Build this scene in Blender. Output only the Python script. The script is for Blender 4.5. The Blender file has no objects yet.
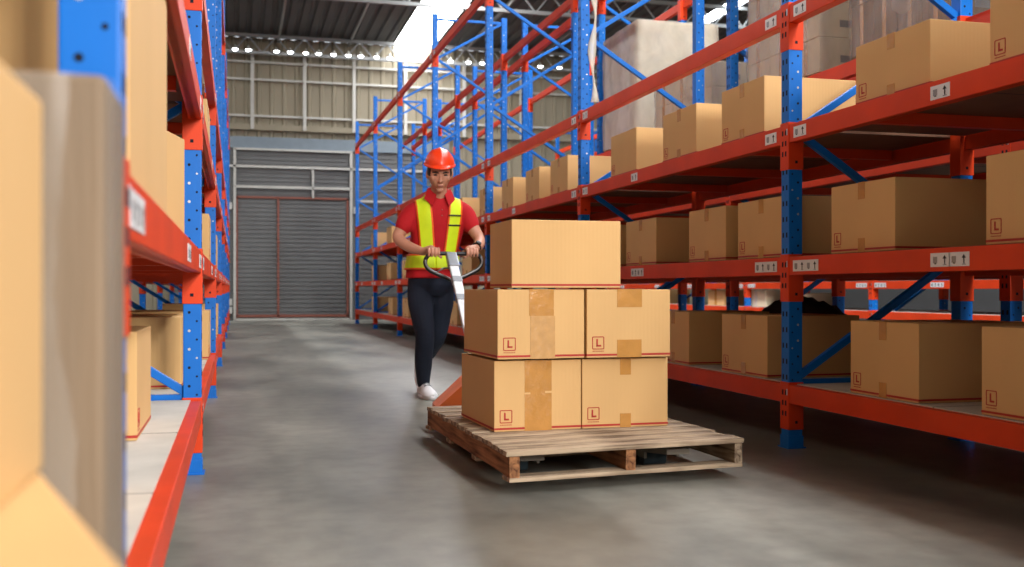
import bpy, bmesh, math, random
from mathutils import Vector, Matrix
from mathutils.bvhtree import BVHTree
random.seed(7)
R = random.Random(11)
PI = math.pi
scn = bpy.context.scene
COL = scn.collection

# ------------------------------------------------------------------ materials
def s2l(c):
    return tuple(((v/255.)/12.92 if v/255. <= .04045 else ((v/255.+.055)/1.055)**2.4) for v in c) + (1.,)

def newmat(name):
    m = bpy.data.materials.new(name); m.use_nodes = True
    nt = m.node_tree; b = nt.nodes['Principled BSDF']
    return m, nt, b

def mat(name, rgb, rough=.6, metal=0., var=.06, scale=6., stretch=(1, 1, 1), bump=0., bscale=60., spec=.5, coat=0., sheen=0.):
    """paint/fabric/wood: a base colour with a soft noise variation that stays with the object"""
    m, nt, b = newmat(name)
    N = nt.nodes; L = nt.links
    c = s2l(rgb)
    b.inputs['Roughness'].default_value = rough
    b.inputs['Metallic'].default_value = metal
    b.inputs['Specular IOR Level'].default_value = spec
    if coat: b.inputs['Coat Weight'].default_value = coat; b.inputs['Coat Roughness'].default_value = .15
    tc = N.new('ShaderNodeTexCoord'); mp = N.new('ShaderNodeMapping')
    mp.inputs['Scale'].default_value = stretch
    L.new(tc.outputs['Object'], mp.inputs['Vector'])
    no = N.new('ShaderNodeTexNoise'); no.inputs['Scale'].default_value = scale; no.inputs['Detail'].default_value = 4
    L.new(mp.outputs['Vector'], no.inputs['Vector'])
    mx = N.new('ShaderNodeMix'); mx.data_type = 'RGBA'
    mx.inputs['A'].default_value = tuple(max(0, v*(1-var*2.2)) for v in c[:3]) + (1,)
    mx.inputs['B'].default_value = tuple(min(1, v*(1+var*1.6)) for v in c[:3]) + (1,)
    L.new(no.outputs['Fac'], mx.inputs['Factor'])
    L.new(mx.outputs['Result'], b.inputs['Base Color'])
    if bump:
        n2 = N.new('ShaderNodeTexNoise'); n2.inputs['Scale'].default_value = bscale; n2.inputs['Detail'].default_value = 3
        L.new(mp.outputs['Vector'], n2.inputs['Vector'])
        bp = N.new('ShaderNodeBump'); bp.inputs['Strength'].default_value = bump; bp.inputs['Distance'].default_value = .01
        L.new(n2.outputs['Fac'], bp.inputs['Height']); L.new(bp.outputs['Normal'], b.inputs['Normal'])
    return m

def emis(name, rgb, strength):
    m = bpy.data.materials.new(name); m.use_nodes = True
    nt = m.node_tree; nt.nodes.clear()
    e = nt.nodes.new('ShaderNodeEmission'); e.inputs['Color'].default_value = s2l(rgb); e.inputs['Strength'].default_value = strength
    o = nt.nodes.new('ShaderNodeOutputMaterial'); nt.links.new(e.outputs[0], o.inputs[0])
    return m

def film(name, rgb, opac, rough=.25):
    m, nt, b = newmat(name)
    N = nt.nodes; L = nt.links
    b.inputs['Base Color'].default_value = s2l(rgb); b.inputs['Roughness'].default_value = rough
    tc = N.new('ShaderNodeTexCoord'); mp = N.new('ShaderNodeMapping'); mp.inputs['Scale'].default_value = (1.4, 1.4, 1.1)
    no = N.new('ShaderNodeTexNoise'); no.inputs['Scale'].default_value = 2.6; no.inputs['Detail'].default_value = 4; no.inputs['Distortion'].default_value = .6
    L.new(tc.outputs['Object'], mp.inputs['Vector']); L.new(mp.outputs[0], no.inputs['Vector'])
    mr = N.new('ShaderNodeMapRange'); mr.inputs['From Min'].default_value = .3; mr.inputs['From Max'].default_value = .7
    mr.inputs['To Min'].default_value = max(0, opac-.14); mr.inputs['To Max'].default_value = min(1, opac+.18)
    L.new(no.outputs['Fac'], mr.inputs['Value'])
    L.new(mr.outputs[0], b.inputs['Alpha'])
    bp = N.new('ShaderNodeBump'); bp.inputs['Strength'].default_value = .4; bp.inputs['Distance'].default_value = .02
    L.new(no.outputs['Fac'], bp.inputs['Height']); L.new(bp.outputs[0], b.inputs['Normal'])
    return m

M = {}
M['card'] = mat('cardboard', (219, 176, 118), .75, var=.05, scale=3, stretch=(1, 1, .5), bump=.05, bscale=40, spec=.3)
# corrugation ribs under the liner
def corrug(m, f=220., s=.08):
    nt = m.node_tree; N = nt.nodes; L = nt.links; b = N['Principled BSDF']
    tc = N.new('ShaderNodeTexCoord'); w = N.new('ShaderNodeTexWave'); w.wave_type = 'BANDS'; w.bands_direction = 'DIAGONAL'
    w.inputs['Scale'].default_value = f/6.28; w.inputs['Distortion'].default_value = 0
    mp = N.new('ShaderNodeMapping'); mp.inputs['Scale'].default_value = (1, 1, 0)
    L.new(tc.outputs['Object'], mp.inputs[0]); L.new(mp.outputs[0], w.inputs['Vector'])
    bp = N.new('ShaderNodeBump'); bp.inputs['Strength'].default_value = s; bp.inputs['Distance'].default_value = .002
    L.new(w.outputs['Fac'], bp.inputs['Height']); L.new(bp.outputs[0], b.inputs['Normal'])
corrug(M['card'])
M['card_pale'] = mat('pale_cardboard', (222, 208, 178), .8, var=.08, scale=3, spec=.3)
M['card_grey'] = mat('grey_brown_cardboard', (132, 112, 90), .7, var=.14, scale=5, stretch=(6, 6, .4), bump=.3, bscale=12)
M['tape'] = mat('packing_tape', (196, 140, 70), .22, var=.12, scale=14, bump=.25, bscale=30, spec=.6)
M['tape_clear'] = mat('crinkled_tape', (206, 160, 104), .16, var=.12, scale=25, bump=.22, bscale=40, spec=.7)
M['red_ink'] = mat('red_ink', (178, 40, 28), .6, var=.05)
M['orange'] = mat('orange_paint', (220, 62, 12), .5, var=.12, scale=4, bump=.03, bscale=30, spec=.3)
M['blue'] = mat('blue_paint', (0, 110, 205), .45, var=.1, scale=4, bump=.03, bscale=30, spec=.3)
M['slot'] = mat('slot_dark', (8, 14, 30), .9, var=.02)
M['rivet'] = mat('zinc_rivet', (190, 195, 200), .35, metal=.7, var=.05)
M['steel'] = mat('grey_steel', (150, 152, 155), .35, metal=.6, var=.1)
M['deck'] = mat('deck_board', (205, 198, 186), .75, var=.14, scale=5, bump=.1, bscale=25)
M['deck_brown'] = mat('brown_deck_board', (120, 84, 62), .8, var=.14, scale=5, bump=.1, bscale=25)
M['label'] = mat('white_sticker', (225, 225, 225), .45, var=.02)
M['ink'] = mat('black_ink', (25, 25, 28), .6, var=.02)
M['roof'] = mat('roof_sheet', (84, 84, 84), .7, var=.1, scale=1.5)
M['truss'] = mat('truss_paint', (150, 152, 150), .6, var=.06)
M['wallsheet'] = mat('beige_wall_sheet', (146, 136, 114), .7, var=.12, scale=1.2, stretch=(1, 1, .4))
M['whitesteel'] = mat('white_steel', (190, 187, 178), .5, var=.05)
M['shutter'] = mat('shutter_grey', (104, 104, 102), .55, var=.1, scale=2)
M['header'] = mat('header_grey_blue', (120, 132, 140), .6, var=.08)
M['rust'] = mat('rust_frame', (140, 82, 66), .7, var=.1)
M['film'] = film('stretch_film', (204, 192, 178), .28)
M['film_thin'] = film('thin_stretch_film', (190, 176, 160), .2)
M['filmw'] = film('milky_stretch_film', (236, 228, 210), .6)
M['skin'] = mat('skin', (196, 138, 112), .5, var=.05, scale=8)
M['lip'] = mat('lip', (150, 84, 74), .5, var=.03)
M['hair'] = mat('black_hair', (18, 15, 14), .5, var=.1, scale=40, bump=.4, bscale=90)
M['eye'] = mat('eye_dark', (30, 22, 18), .3, var=.02)
M['shirt'] = mat('red_polo_cloth', (188, 12, 24), .85, var=.1, scale=7, bump=.35, bscale=9)
M['jeans'] = mat('dark_denim', (17, 27, 46), .85, var=.25, scale=6, bump=.45, bscale=14)
M['vest'] = mat('fluorescent_yellow', (222, 250, 30), .55, var=.06, scale=12)
M['vest_trim'] = mat('fluorescent_orange', (245, 96, 30), .6, var=.04)
M['black'] = mat('black_rubber', (22, 22, 24), .45, var=.05)
M['helmet'] = mat('helmet_orange', (248, 66, 24), .34, var=.02, coat=.15)
M['shoe'] = mat('white_canvas', (242, 240, 240), .7, var=.04, scale=20)
M['silver'] = mat('worn_white_metal', (222, 224, 226), .4, metal=0., var=.12, scale=14)
M['jack'] = mat('jack_orange', (230, 116, 56), .42, var=.16, scale=7)
M['fork'] = mat('dusty_fork', (150, 140, 126), .6, var=.15)
M['bluewheel'] = mat('blue_grey_wheel', (70, 84, 92), .5, var=.06)
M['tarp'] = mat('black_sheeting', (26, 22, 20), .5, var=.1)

def wood(name, a, b_):
    m, nt, b = newmat(name)
    N = nt.nodes; L = nt.links
    b.inputs['Roughness'].default_value = .8; b.inputs['Specular IOR Level'].default_value = .3
    tc = N.new('ShaderNodeTexCoord'); mp = N.new('ShaderNodeMapping'); mp.inputs['Scale'].default_value = (1.2, 22, 22)
    L.new(tc.outputs['Object'], mp.inputs[0])
    n1 = N.new('ShaderNodeTexNoise'); n1.inputs['Scale'].default_value = 2.2; n1.inputs['Detail'].default_value = 6; n1.inputs['Distortion'].default_value = .6
    L.new(mp.outputs[0], n1.inputs['Vector'])
    mp2 = N.new('ShaderNodeMapping'); mp2.inputs['Scale'].default_value = (2, 5, 5); L.new(tc.outputs['Object'], mp2.inputs[0])
    n2 = N.new('ShaderNodeTexNoise'); n2.inputs['Scale'].default_value = 2.; n2.inputs['Detail'].default_value = 4
    L.new(mp2.outputs[0], n2.inputs['Vector'])
    ad = N.new('ShaderNodeMath'); ad.operation = 'MULTIPLY_ADD'; ad.inputs[1].default_value = .45
    L.new(n2.outputs['Fac'], ad.inputs[0]); 
    mu = N.new('ShaderNodeMath'); mu.operation = 'MULTIPLY'; mu.inputs[1].default_value = .62
    L.new(n1.outputs['Fac'], mu.inputs[0]); L.new(mu.outputs[0], ad.inputs[2])
    cr = N.new('ShaderNodeValToRGB'); e = cr.color_ramp.elements
    e[0].position = .40; e[0].color = s2l(a); e[1].position = .64; e[1].color = s2l(b_)
    L.new(ad.outputs[0], cr.inputs[0]); L.new(cr.outputs[0], b.inputs['Base Color'])
    bp = N.new('ShaderNodeBump'); bp.inputs['Strength'].default_value = .5; bp.inputs['Distance'].default_value = .004
    L.new(n1.outputs['Fac'], bp.inputs['Height']); L.new(bp.outputs[0], b.inputs['Normal'])
    return m
M['wood'] = wood('weathered_pallet_wood', (82, 61, 45), (194, 171, 143))
M['wood_brown'] = wood('brown_pallet_wood', (84, 50, 30), (178, 124, 82))

def floor_mat():
    m, nt, b = newmat('polished_concrete')
    N = nt.nodes; L = nt.links
    tc = N.new('ShaderNodeTexCoord')
    mp = N.new('ShaderNodeMapping'); mp.inputs['Scale'].default_value = (1, .45, 1); L.new(tc.outputs['Object'], mp.inputs[0])
    n1 = N.new('ShaderNodeTexNoise'); n1.inputs['Scale'].default_value = 1.1; n1.inputs['Detail'].default_value = 7; n1.inputs['Roughness'].default_value = .55
    L.new(mp.outputs[0], n1.inputs['Vector'])
    cr = N.new('ShaderNodeValToRGB'); e = cr.color_ramp.elements
    e[0].position = .34; e[0].color = s2l((98, 98, 91)); e[1].position = .66; e[1].color = s2l((158, 155, 142))
    L.new(n1.outputs['Fac'], cr.inputs[0])
    n2 = N.new('ShaderNodeTexNoise'); n2.inputs['Scale'].default_value = 9; n2.inputs['Detail'].default_value = 6
    L.new(tc.outputs['Object'], n2.inputs['Vector'])
    cr2 = N.new('ShaderNodeValToRGB'); e = cr2.color_ramp.elements
    e[0].position = .35; e[0].color = (.82, .82, .82, 1); e[1].position = .6; e[1].color = (1, 1, 1, 1)
    L.new(n2.outputs['Fac'], cr2.inputs[0])
    mx = N.new('ShaderNodeMix'); mx.data_type = 'RGBA'; mx.blend_type = 'MULTIPLY'; mx.inputs['Factor'].default_value = 1
    L.new(cr.outputs[0], mx.inputs['A']); L.new(cr2.outputs[0], mx.inputs['B']); L.new(mx.outputs['Result'], b.inputs['Base Color'])
    mr = N.new('ShaderNodeMapRange'); mr.inputs['To Min'].default_value = .28; mr.inputs['To Max'].default_value = .5
    L.new(n1.outputs['Fac'], mr.inputs['Value']); L.new(mr.outputs[0], b.inputs['Roughness'])
    return m
M['floor'] = floor_mat()

# ------------------------------------------------------------------ mesh helpers
class MB:
    """collects shapes, builds ONE mesh"""
    def __init__(s): s.bm = bmesh.new(); s.mats = []
    def mi(s, m):
        if m not in s.mats: s.mats.append(m)
        return s.mats.index(m)
    def box(s, x0, x1, y0, y1, z0, z1, m=None, mtx=None, bev=0.):
        vs = [s.bm.verts.new(Vector(p) if mtx is None else mtx @ Vector(p)) for p in
              ((x0, y0, z0), (x1, y0, z0), (x1, y1, z0), (x0, y1, z0), (x0, y0, z1), (x1, y0, z1), (x1, y1, z1), (x0, y1, z1))]
        fs = []
        for f in ((3, 2, 1, 0), (4, 5, 6, 7), (0, 1, 5, 4), (1, 2, 6, 5), (2, 3, 7, 6), (3, 0, 4, 7)):
            fa = s.bm.faces.new([vs[i] for i in f]); fa.material_index = s.mi(m) if m else 0; fs.append(fa)
        if bev:
            es = list({e for f in fs for e in f.edges})
            r = bmesh.ops.bevel(s.bm, geom=es, offset=bev, segments=2, affect='EDGES', profile=.6)
            if m:
                for f in r['faces']: f.material_index = s.mi(m)
        return s
    def bar(s, a, b, w, h, m=None, up=Vector((0, 0, 1)), bev=0.):
        a = Vector(a); b = Vector(b); d = b-a; L = d.length; d.normalize()
        x = d.cross(up)
        if x.length < 1e-4: x = Vector((1, 0, 0))
        x.normalize(); z = x.cross(d)
        mt = Matrix((x, d, z)).transposed().to_4x4(); mt.translation = a
        return s.box(-w/2, w/2, 0, L, -h/2, h/2, m, mt, bev)
    def tube(s, pts, rads, seg=12, m=None, flat=1., cap=True):
        pts = [Vector(p) for p in pts]
        if not hasattr(rads, '__len__'): rads = [rads]*len(pts)
        rings = []; ref = None
        for i, p in enumerate(pts):
            t = (pts[min(i+1, len(pts)-1)]-pts[max(i-1, 0)]).normalized()
            if ref is None:
                ref = t.orthogonal().normalized()
            ref = (ref - t*ref.dot(t)).normalized()
            o = t.cross(ref)
            rings.append([s.bm.verts.new(p+(ref*math.cos(2*PI*k/seg)+o*math.sin(2*PI*k/seg)*flat)*rads[i]) for k in range(seg)])
        mi = s.mi(m) if m else 0
        for a, b in zip(rings, rings[1:]):
            for k in range(seg):
                f = s.bm.faces.new((a[k], a[(k+1) % seg], b[(k+1) % seg], b[k])); f.material_index = mi; f.smooth = True
        if cap:
            f = s.bm.faces.new(rings[0][::-1]); f.material_index = mi
            f = s.bm.faces.new(rings[-1]); f.material_index = mi
        return s
    def chain(s, pts, rads, seg=16):
        """tube with round ends, for voxel union"""
        pts = [Vector(p) for p in pts]
        # resample smoothly
        P = []; Q = []
        n = len(pts)
        for i in range(n-1):
            p0 = pts[max(i-1, 0)]; p1 = pts[i]; p2 = pts[i+1]; p3 = pts[min(i+2, n-1)]
            for k in range(6):
                t = k/6
                P.append(.5*((2*p1)+(p2-p0)*t+(2*p0-5*p1+4*p2-p3)*t*t+(3*p1-p0-3*p2+p3)*t**3))
                tt = t*t*(3-2*t)
                Q.append(rads[i]*(1-tt)+rads[i+1]*tt)
        P.append(pts[-1]); Q.append(rads[-1])
        d0 = (P[0]-P[1]).normalized(); d1 = (P[-1]-P[-2]).normalized()
        a = []; ar = []
        for th in (80, 60, 35):
            a.append(P[0]+d0*Q[0]*math.sin(math.radians(th))); ar.append(Q[0]*math.cos(math.radians(th)))
        b = []; br = []
        for th in (35, 60, 80):
            b.append(P[-1]+d1*Q[-1]*math.sin(math.radians(th))); br.append(Q[-1]*math.cos(math.radians(th)))
        return s.tube(a+P+b, ar+Q+br, seg)
    def ell(s, c, r, mtx=None, u=24, v=16, fn=None, m=None):
        c = Vector(c); rows = []
        mi = s.mi(m) if m else 0
        for i in range(v+1):
            th = PI*i/v; row = []
            for k in range(u):
                ph = 2*PI*k/u
                d = Vector((math.sin(th)*math.cos(ph), math.sin(th)*math.sin(ph), math.cos(th)))
                p = Vector((d.x*r[0], d.y*r[1], d.z*r[2]))
                if fn: p = fn(p, d)
                if mtx is not None: p = mtx @ p
                if i in (0, v) and k > 0: row.append(row[0]); continue
                row.append(s.bm.verts.new(c+p))
            rows.append(row)
        for i in range(v):
            for k in range(u):
                q = [rows[i][k], rows[i+1][k], rows[i+1][(k+1) % u], rows[i][(k+1) % u]]
                q2 = []
                for x in q:
                    if x not in q2: q2.append(x)
                if len(q2) > 2:
                    f = s.bm.faces.new(q2); f.smooth = True; f.material_index = mi
        return s
    def cyl(s, a, b, r, seg=20, m=None):
        return s.tube([a, b], [r, r], seg, m)
    def loft(s, rings, m=None, cap=True, smooth=True):
        vr = [[s.bm.verts.new(p) for p in r] for r in rings]; mi = s.mi(m) if m else 0
        for a, b in zip(vr, vr[1:]):
            n = len(a)
            for k in range(n):
                f = s.bm.faces.new((a[k], a[(k+1) % n], b[(k+1) % n], b[k])); f.smooth = smooth; f.material_index = mi
        if cap:
            s.bm.faces.new(vr[0][::-1]).material_index = mi; s.bm.faces.new(vr[-1]).material_index = mi
        return s
    def prism(s, poly, y0, y1, m=None):
        """poly in XZ extruded along Y"""
        return s.loft([[(x, y0, z) for x, z in poly], [(x, y1, z) for x, z in poly]], m, True, False)
    def mesh(s, name, m=None):
        bmesh.ops.recalc_face_normals(s.bm, faces=s.bm.faces)
        me = bpy.data.meshes.new(name); s.bm.to_mesh(me); s.bm.free()
        for x in ([m] if m else s.mats): me.materials.append(x)
        return me
    def build(s, name, m=None, parent=None):
        return inst(name, s.mesh(name, m), parent)

def inst(name, me, parent=None, loc=None, rot=None):
    o = bpy.data.objects.new(name, me); COL.objects.link(o)
    if parent: o.parent = parent
    if loc: o.location = loc
    if rot: o.rotation_euler = rot
    return o

def tag(o, label=None, cat=None, group=None, kind=None):
    if label: o['label'] = label
    if cat: o['category'] = cat
    if group: o['group'] = group
    if kind: o['kind'] = kind
    return o

def empty(name, loc=(0, 0, 0), rz=0, label=None, cat=None, group=None, kind=None, parent=None):
    o = bpy.data.objects.new(name, None); COL.objects.link(o)
    o.location = loc; o.rotation_euler = (0, 0, rz); o.empty_display_size = .1
    if parent: o.parent = parent
    return tag(o, label, cat, group, kind)

def struct(name, mb, m):
    return tag(mb.build(name, m), kind='structure')

# ------------------------------------------------------------------ setting
YW = 26.0; ZR = 6.85
XL, XR, YB = -6.0, 15.0, -9.0
struct('floor', MB().box(XL, XR, YB, YW, -.1, 0), M['floor'])

# ribbed far wall (sheet profile)
def ribbed(mb, x0, x1, z0, z1, y, pitch=.3, d=.035):
    x = x0; prof = []
    while x < x1:
        prof += [(x, y), (x+pitch*.62, y), (x+pitch*.7, y-d), (x+pitch*.92, y-d)]
        x += pitch
    prof.append((x1, y))
    prev = None
    for (px, py) in prof:
        a = mb.bm.verts.new((px, py, z0)); b = mb.bm.verts.new((px, py, z1))
        if prev: mb.bm.faces.new((prev[0], a, b, prev[1]))
        prev = (a, b)
w = MB(); ribbed(w, XL, XR, 0, ZR, YW)
struct('wall_far', w, M['wallsheet'])
struct('wall_left', MB().box(XL-.1, XL, YB, YW, 0, ZR), M['roof'])
struct('wall_back', MB().box(XL, 2.6, YB-.1, YB, 0, ZR).box(5.4, XR, YB-.1, YB, 0, ZR).box(2.6, 5.4, YB-.1, YB, 0, 2.9).box(2.6, 5.4, YB-.1, YB, 6.3, ZR), M['wallsheet'])
struct('wall_right', MB().box(XR, XR+.1, YB, YW, 0, ZR), M['roof'])
# cover sheet over the opaque part of the short skylight
struct('ceiling.010', MB().box(10.1, 10.5, YB, 12., ZR, ZR+.03), M['roof'])
# roof in strips with skylights between
SKY = [(-4.6, -3.7), (3.8, 4.8), (10.1, 10.5)]  # first strip is unseen, added to light the right rack's aisle faces
def roofstrip(x0, x1, i):
    mb = MB(); x = x0; prof = []; p = .27
    while x < x1-.001:
        prof += [(x, ZR), (x+p*.5, ZR), (x+p*.6, ZR+.05), (x+p*.9, ZR+.05)]
        x += p
    prof = [q for q in prof if q[0] < x1]; prof.append((x1, ZR))
    prev = None
    for (px, pz) in prof:
        a = mb.bm.verts.new((px, YB, pz)); b = mb.bm.verts.new((px, YW, pz))
        if prev: mb.bm.faces.new((prev[0], a, b, prev[1]))
        prev = (a, b)
    struct('ceiling' if i == 0 else 'ceiling.%03d' % i, mb, M['roof'])
xs = [XL] + [v for s in SKY for v in s] + [XR]
for i in range(0, len(xs), 2): roofstrip(xs[i], xs[i+1], i//2)
SKYM = [emis('added_skylight_sheet', (244, 246, 250), 17.), emis('main_skylight_sheet', (246, 248, 252), 22.), emis('short_skylight_sheet', (238, 246, 255), 14.)]
for i, (a, b) in enumerate(SKY):
    mb = MB(); ys = 12. if i == 2 else YB
    n = 7
    for k in range(n):
        y0 = ys+(YW-ys)*k/n; y1 = ys+(YW-ys)*(k+1)/n
        v = [mb.bm.verts.new(p) for p in ((a, y0, ZR+.02), (b, y0, ZR+.02), (b, y1, ZR+.02), (a, y1, ZR+.02))]
        mb.bm.faces.new(v)
    struct('window_%d' % (i+1), mb, SKYM[i])

# wall girts and studs
mb = MB()
for z, h in ((5.83, .05), (6.25, .05), (4.95, .05)):
    mb.box(XL, XR, YW-.12, YW-.045, z-h/2, z+h/2)
for x in (-1.1, .38, 1.62, 2.82, 4.1, 5.6, 7.1, 8.6, 10.1):
    mb.box(x-.04, x+.04, YW-.20, YW-.12, 4.62, ZR-.3)
struct('trim_1', mb, M['whitesteel'])
struct('trim_9', MB().box(XL, XR, YW-.17, YW-.045, 4.60, 4.74), M['wallsheet'])
struct('trim_2', MB().box(-1.6, 5.2, YW-.2, YW-.05, 4.15, 4.43), M['header'])
# rolling shutter door with slats, its frames
d = empty('door_1', (0, YW-.12, 0), kind='structure')
mb = MB(); z = 0.
while z < 4.12:
    mb.box(-1.5, 5.1, -.02, .02, z, z+.075); mb.box(-1.5, 5.1, 0, .02, z+.075, z+.105); z += .105
mb.build('shutter', M['shutter'], d)
mb = MB()
for x in (-.03, 2.74): mb.box(x-.03, x+.03, -.13, -.07, 0, 4.15)
mb.box(-.03, 2.74, -.13, -.07, 4.1, 4.15); mb.box(-.03, 2.74, -.13, -.07, .0, .05)
mb.box(-1.5, 5.0, -.13, -.08, 3.68, 3.74); mb.box(-.03, 2.74, -.13, -.08, 3.19, 3.25)
mb.box(1.79, 1.84, -.13, -.08, 2.98, 3.7); mb.box(2.9, 5.0, -.13, -.08, 2.9, 2.95)
mb.build('white_frame', M['whitesteel'], d)
mb = MB()
for x in (.02, .99, 2.66): mb.box(x-.025, x+.025, -.07, -.03, .06, 2.99)
mb.box(.0, 2.68, -.07, -.03, 2.95, 3.0); mb.box(.0, 2.68, -.07, -.03, .08, .14)
mb.build('inner_frame', M['rust'], d)
mb = MB()
for x, z in ((-.16, 2.75), (2.87, 2.7), (-.16, .45), (-.16, .25)): mb.box(x-.07, x+.07, -.14, -.05, z-.08, z+.08)
mb.build('guide_box', M['whitesteel'], d)

# roof trusses
def truss(Y, n):
    t = MB(); zb, zt = ZR-.48, ZR-.08
    t.box(XL, XR, Y-.04, Y+.04, zb-.035, zb+.035); t.box(XL, XR, Y-.04, Y+.04, zt-.035, zt+.035)
    x = XL; k = 0
    while x < XR-.3:
        a = (x, Y, zb if k % 2 == 0 else zt); b = (x+.33, Y, zt if k % 2 == 0 else zb)
        t.bar(a, b, .03, .03); x += .33; k += 1
    o = struct('trim_%d' % n, t, M['truss'])
for i, Y in enumerate((25.4, 20.3, 14.3, 8.3, 2.3)): truss(Y, 3+i)
# purlins along the roof
mb = MB()
for x in (-2.6, -.9, 1.0, 2.7, 5.6, 7.6, 12.2): mb.box(x-.03, x+.03, YB, YW, ZR-.08, ZR-.01)
struct('trim_8', mb, M['truss'])

# small roof lamps in front of the far truss
LAMPM = emis('lamp_glow', (250, 252, 255), 14.)
lamp_shade = None
lx = [-.02, .28, .92, 1.24, 1.60, 1.90, 2.25, 2.60, 2.90, 3.28, 3.60, 5.1, 5.55, 5.9, 6.3, 6.9, 7.4, 7.9, 8.5]
for i, x in enumerate(lx):
    e = empty('roof_lamp', (x, 25.1, 6.36), 0, 'small round white lamp hanging in the row below the far roof truss', 'lamp', 'roof lamps in a row along the far wall')
    if i == 0:
        mb = MB(); mb.tube([(0, 0, .1), (0, 0, .05), (0, 0, .0)], [.02, .035, .075], 14)
        me1 = mb.mesh('lamp_housing', M['whitesteel'])
        mb = MB(); mb.ell((0, 0, 0), (.065, .065, .04), u=14, v=8); me2 = mb.mesh('bulb', LAMPM)
    inst('housing', me1, e); inst('bulb', me2, e)

# ------------------------------------------------------------------ storage racks
PW = .072; DEP = .955; TOP = 4.45
LV = [.303, .914, 1.544, 2.115, 3.95]
BAY = 3.09; Y0 = 4.485
def FY(k): return Y0+BAY*k
# post: origin at base centre, aisle side -X
def post_mesh():
    mb = MB(); h = PW/2
    mb.box(-h, h, -h, h, 0.004, TOP, M['blue'], None, .004)
    # groove on the aisle face and on the -Y/+Y faces' slots
    z = .1
    while z < TOP-.05:
        for y in (-.016, .016): mb.box(-h-.0008, -h+.002, y-.006, y+.006, z, z+.024, M['slot'])
        n_ = int(round((z-.1)/.0755))
        for sg in (-1, 1):
            for cx, dz, rad in ((.012, .036, .006), (-.018, .0, .0045)):
                mt = M['rivet'] if (n_+(cx < 0)) % 4 in (1, 2) and rad > .005 or (n_ % 5 == 0 and rad < .005) else M['slot']
                vv = [mb.bm.verts.new((cx+rad*math.cos(a*PI/4), sg*(h+.0008), z+dz+rad*math.sin(a*PI/4))) for a in range(8)]
                f = mb.bm.faces.new(vv); f.material_index = mb.mi(mt)
        z += .0755
    mb.box(-h-.012, h+.012, -h-.012, h+.012, 0, .006, M['blue'])
    mb.box(-h-.004, h+.004, -h-.004, h+.004, .0, .06, M['blue'], None, .002)
    return mb.mesh('post')
POST = post_mesh()
def sleeve_mesh():
    mb = MB(); h = PW/2+.004
    mb.box(-h, h, -h, h, -.215, .012, M['orange'], None, .003)
    for z in (-.05, -.1, -.15):
        for y in (-.014, .014): mb.box(-h-.001, -h+.001, y-.006, y+.006, z, z+.024, M['slot'])
    mb.box(-h-.002, -h+.001, -.03, -.022, -.05, -.02, M['rivet']); 
    for sg in (-1, 1): mb.box(-.005, .008, sg*h-.001, sg*h+.001, -.185, -.172, M['slot'])
    return mb.mesh('beam_connector')
SLEEVE = sleeve_mesh()
# brace meshes in frame coordinates (front post x=0, rear x=DEP)
def braces():
    out = []; zs = [.33, .93, 1.52, 2.12, 2.7, 3.28, 3.85, 4.38]
    for i in range(len(zs)-1):
        a = (0.02, 0, zs[i]) if i % 2 == 0 else (DEP-.02, 0, zs[i])
        b = (DEP-.02, 0, zs[i+1]) if i % 2 == 0 else (.02, 0, zs[i+1])
        mb = MB(); mb.bar(a, b, .032, .034, None, Vector((0, 0, 1)), .004)
        out.append(('diagonal_brace', mb.mesh('diagonal_brace', M['blue'])))
    for z in (.33, 4.4):
        mb = MB(); mb.bar((.02, 0, z-.02), (DEP-.02, 0, z-.02), .032, .034, None, Vector((0, 0, 1)), .004)
        out.append(('horizontal_brace', mb.mesh('horizontal_brace', M['blue'])))
    return out
BR = braces()
BL = BAY-PW
def beam_mesh():
    # step beam along Y from 0..BL, aisle side -X, top at z=0
    mb = MB()
    mb.box(-PW/2, -PW/2+.045, 0, BL, -.088, 0, M['orange'], None, .003)
    mb.box(-PW/2+.02, -PW/2+.05, 0, BL, -.088, -.025, M['orange'])
    return mb.mesh('beam')
BEAM = beam_mesh()
def deck_mesh(m):
    mb = MB(); mb.box(PW/2-.03, DEP-PW/2+.02, .0, BL, -.018, .004, m)
    # sheet joints
    for y in (BL/3, 2*BL/3): mb.box(PW/2-.031, DEP-PW/2+.021, y-.002, y+.002, -.019, .0045, M['ink'])
    return mb.mesh('deck')
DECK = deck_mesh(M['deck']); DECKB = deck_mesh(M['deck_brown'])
mb = MB(); mb.box(PW/2, DEP-PW/2, -.02, .02, -.07, -.019); SUP = mb.mesh('support_bar', M['orange'])
def lab_mesh(n):
    mb = MB(); w = .055*n
    mb.box(-.0012, .0002, -w/2, w/2, -.026, .026, M['label'])
    for i in range(n):
        c = -w/2+.0275+.055*i
        if i % 2 == 1:   # small glass/box pictogram
            mb.box(-.0018, 0, c-.012, c+.012, -.012, .012, M['steel']); mb.box(-.002, 0, c-.007, c+.004, -.016, -.012, M['ink'])
        else:            # up arrow
            mb.box(-.0022, 0, c-.003, c+.003, -.016, .006, M['ink'])
            v = [mb.bm.verts.new(p) for p in ((-.0022, c-.012, .004), (-.0022, c+.012, .004), (-.0022, c, .018))]
            f = mb.bm.faces.new(v); f.material_index = mb.mi(M['ink'])
            mb.box(-.0018, 0, c-.010, c+.010, -.020, -.018, M['ink'])
    return mb.mesh('sticker')
LAB2 = lab_mesh(2); LAB4 = lab_mesh(4)

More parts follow.
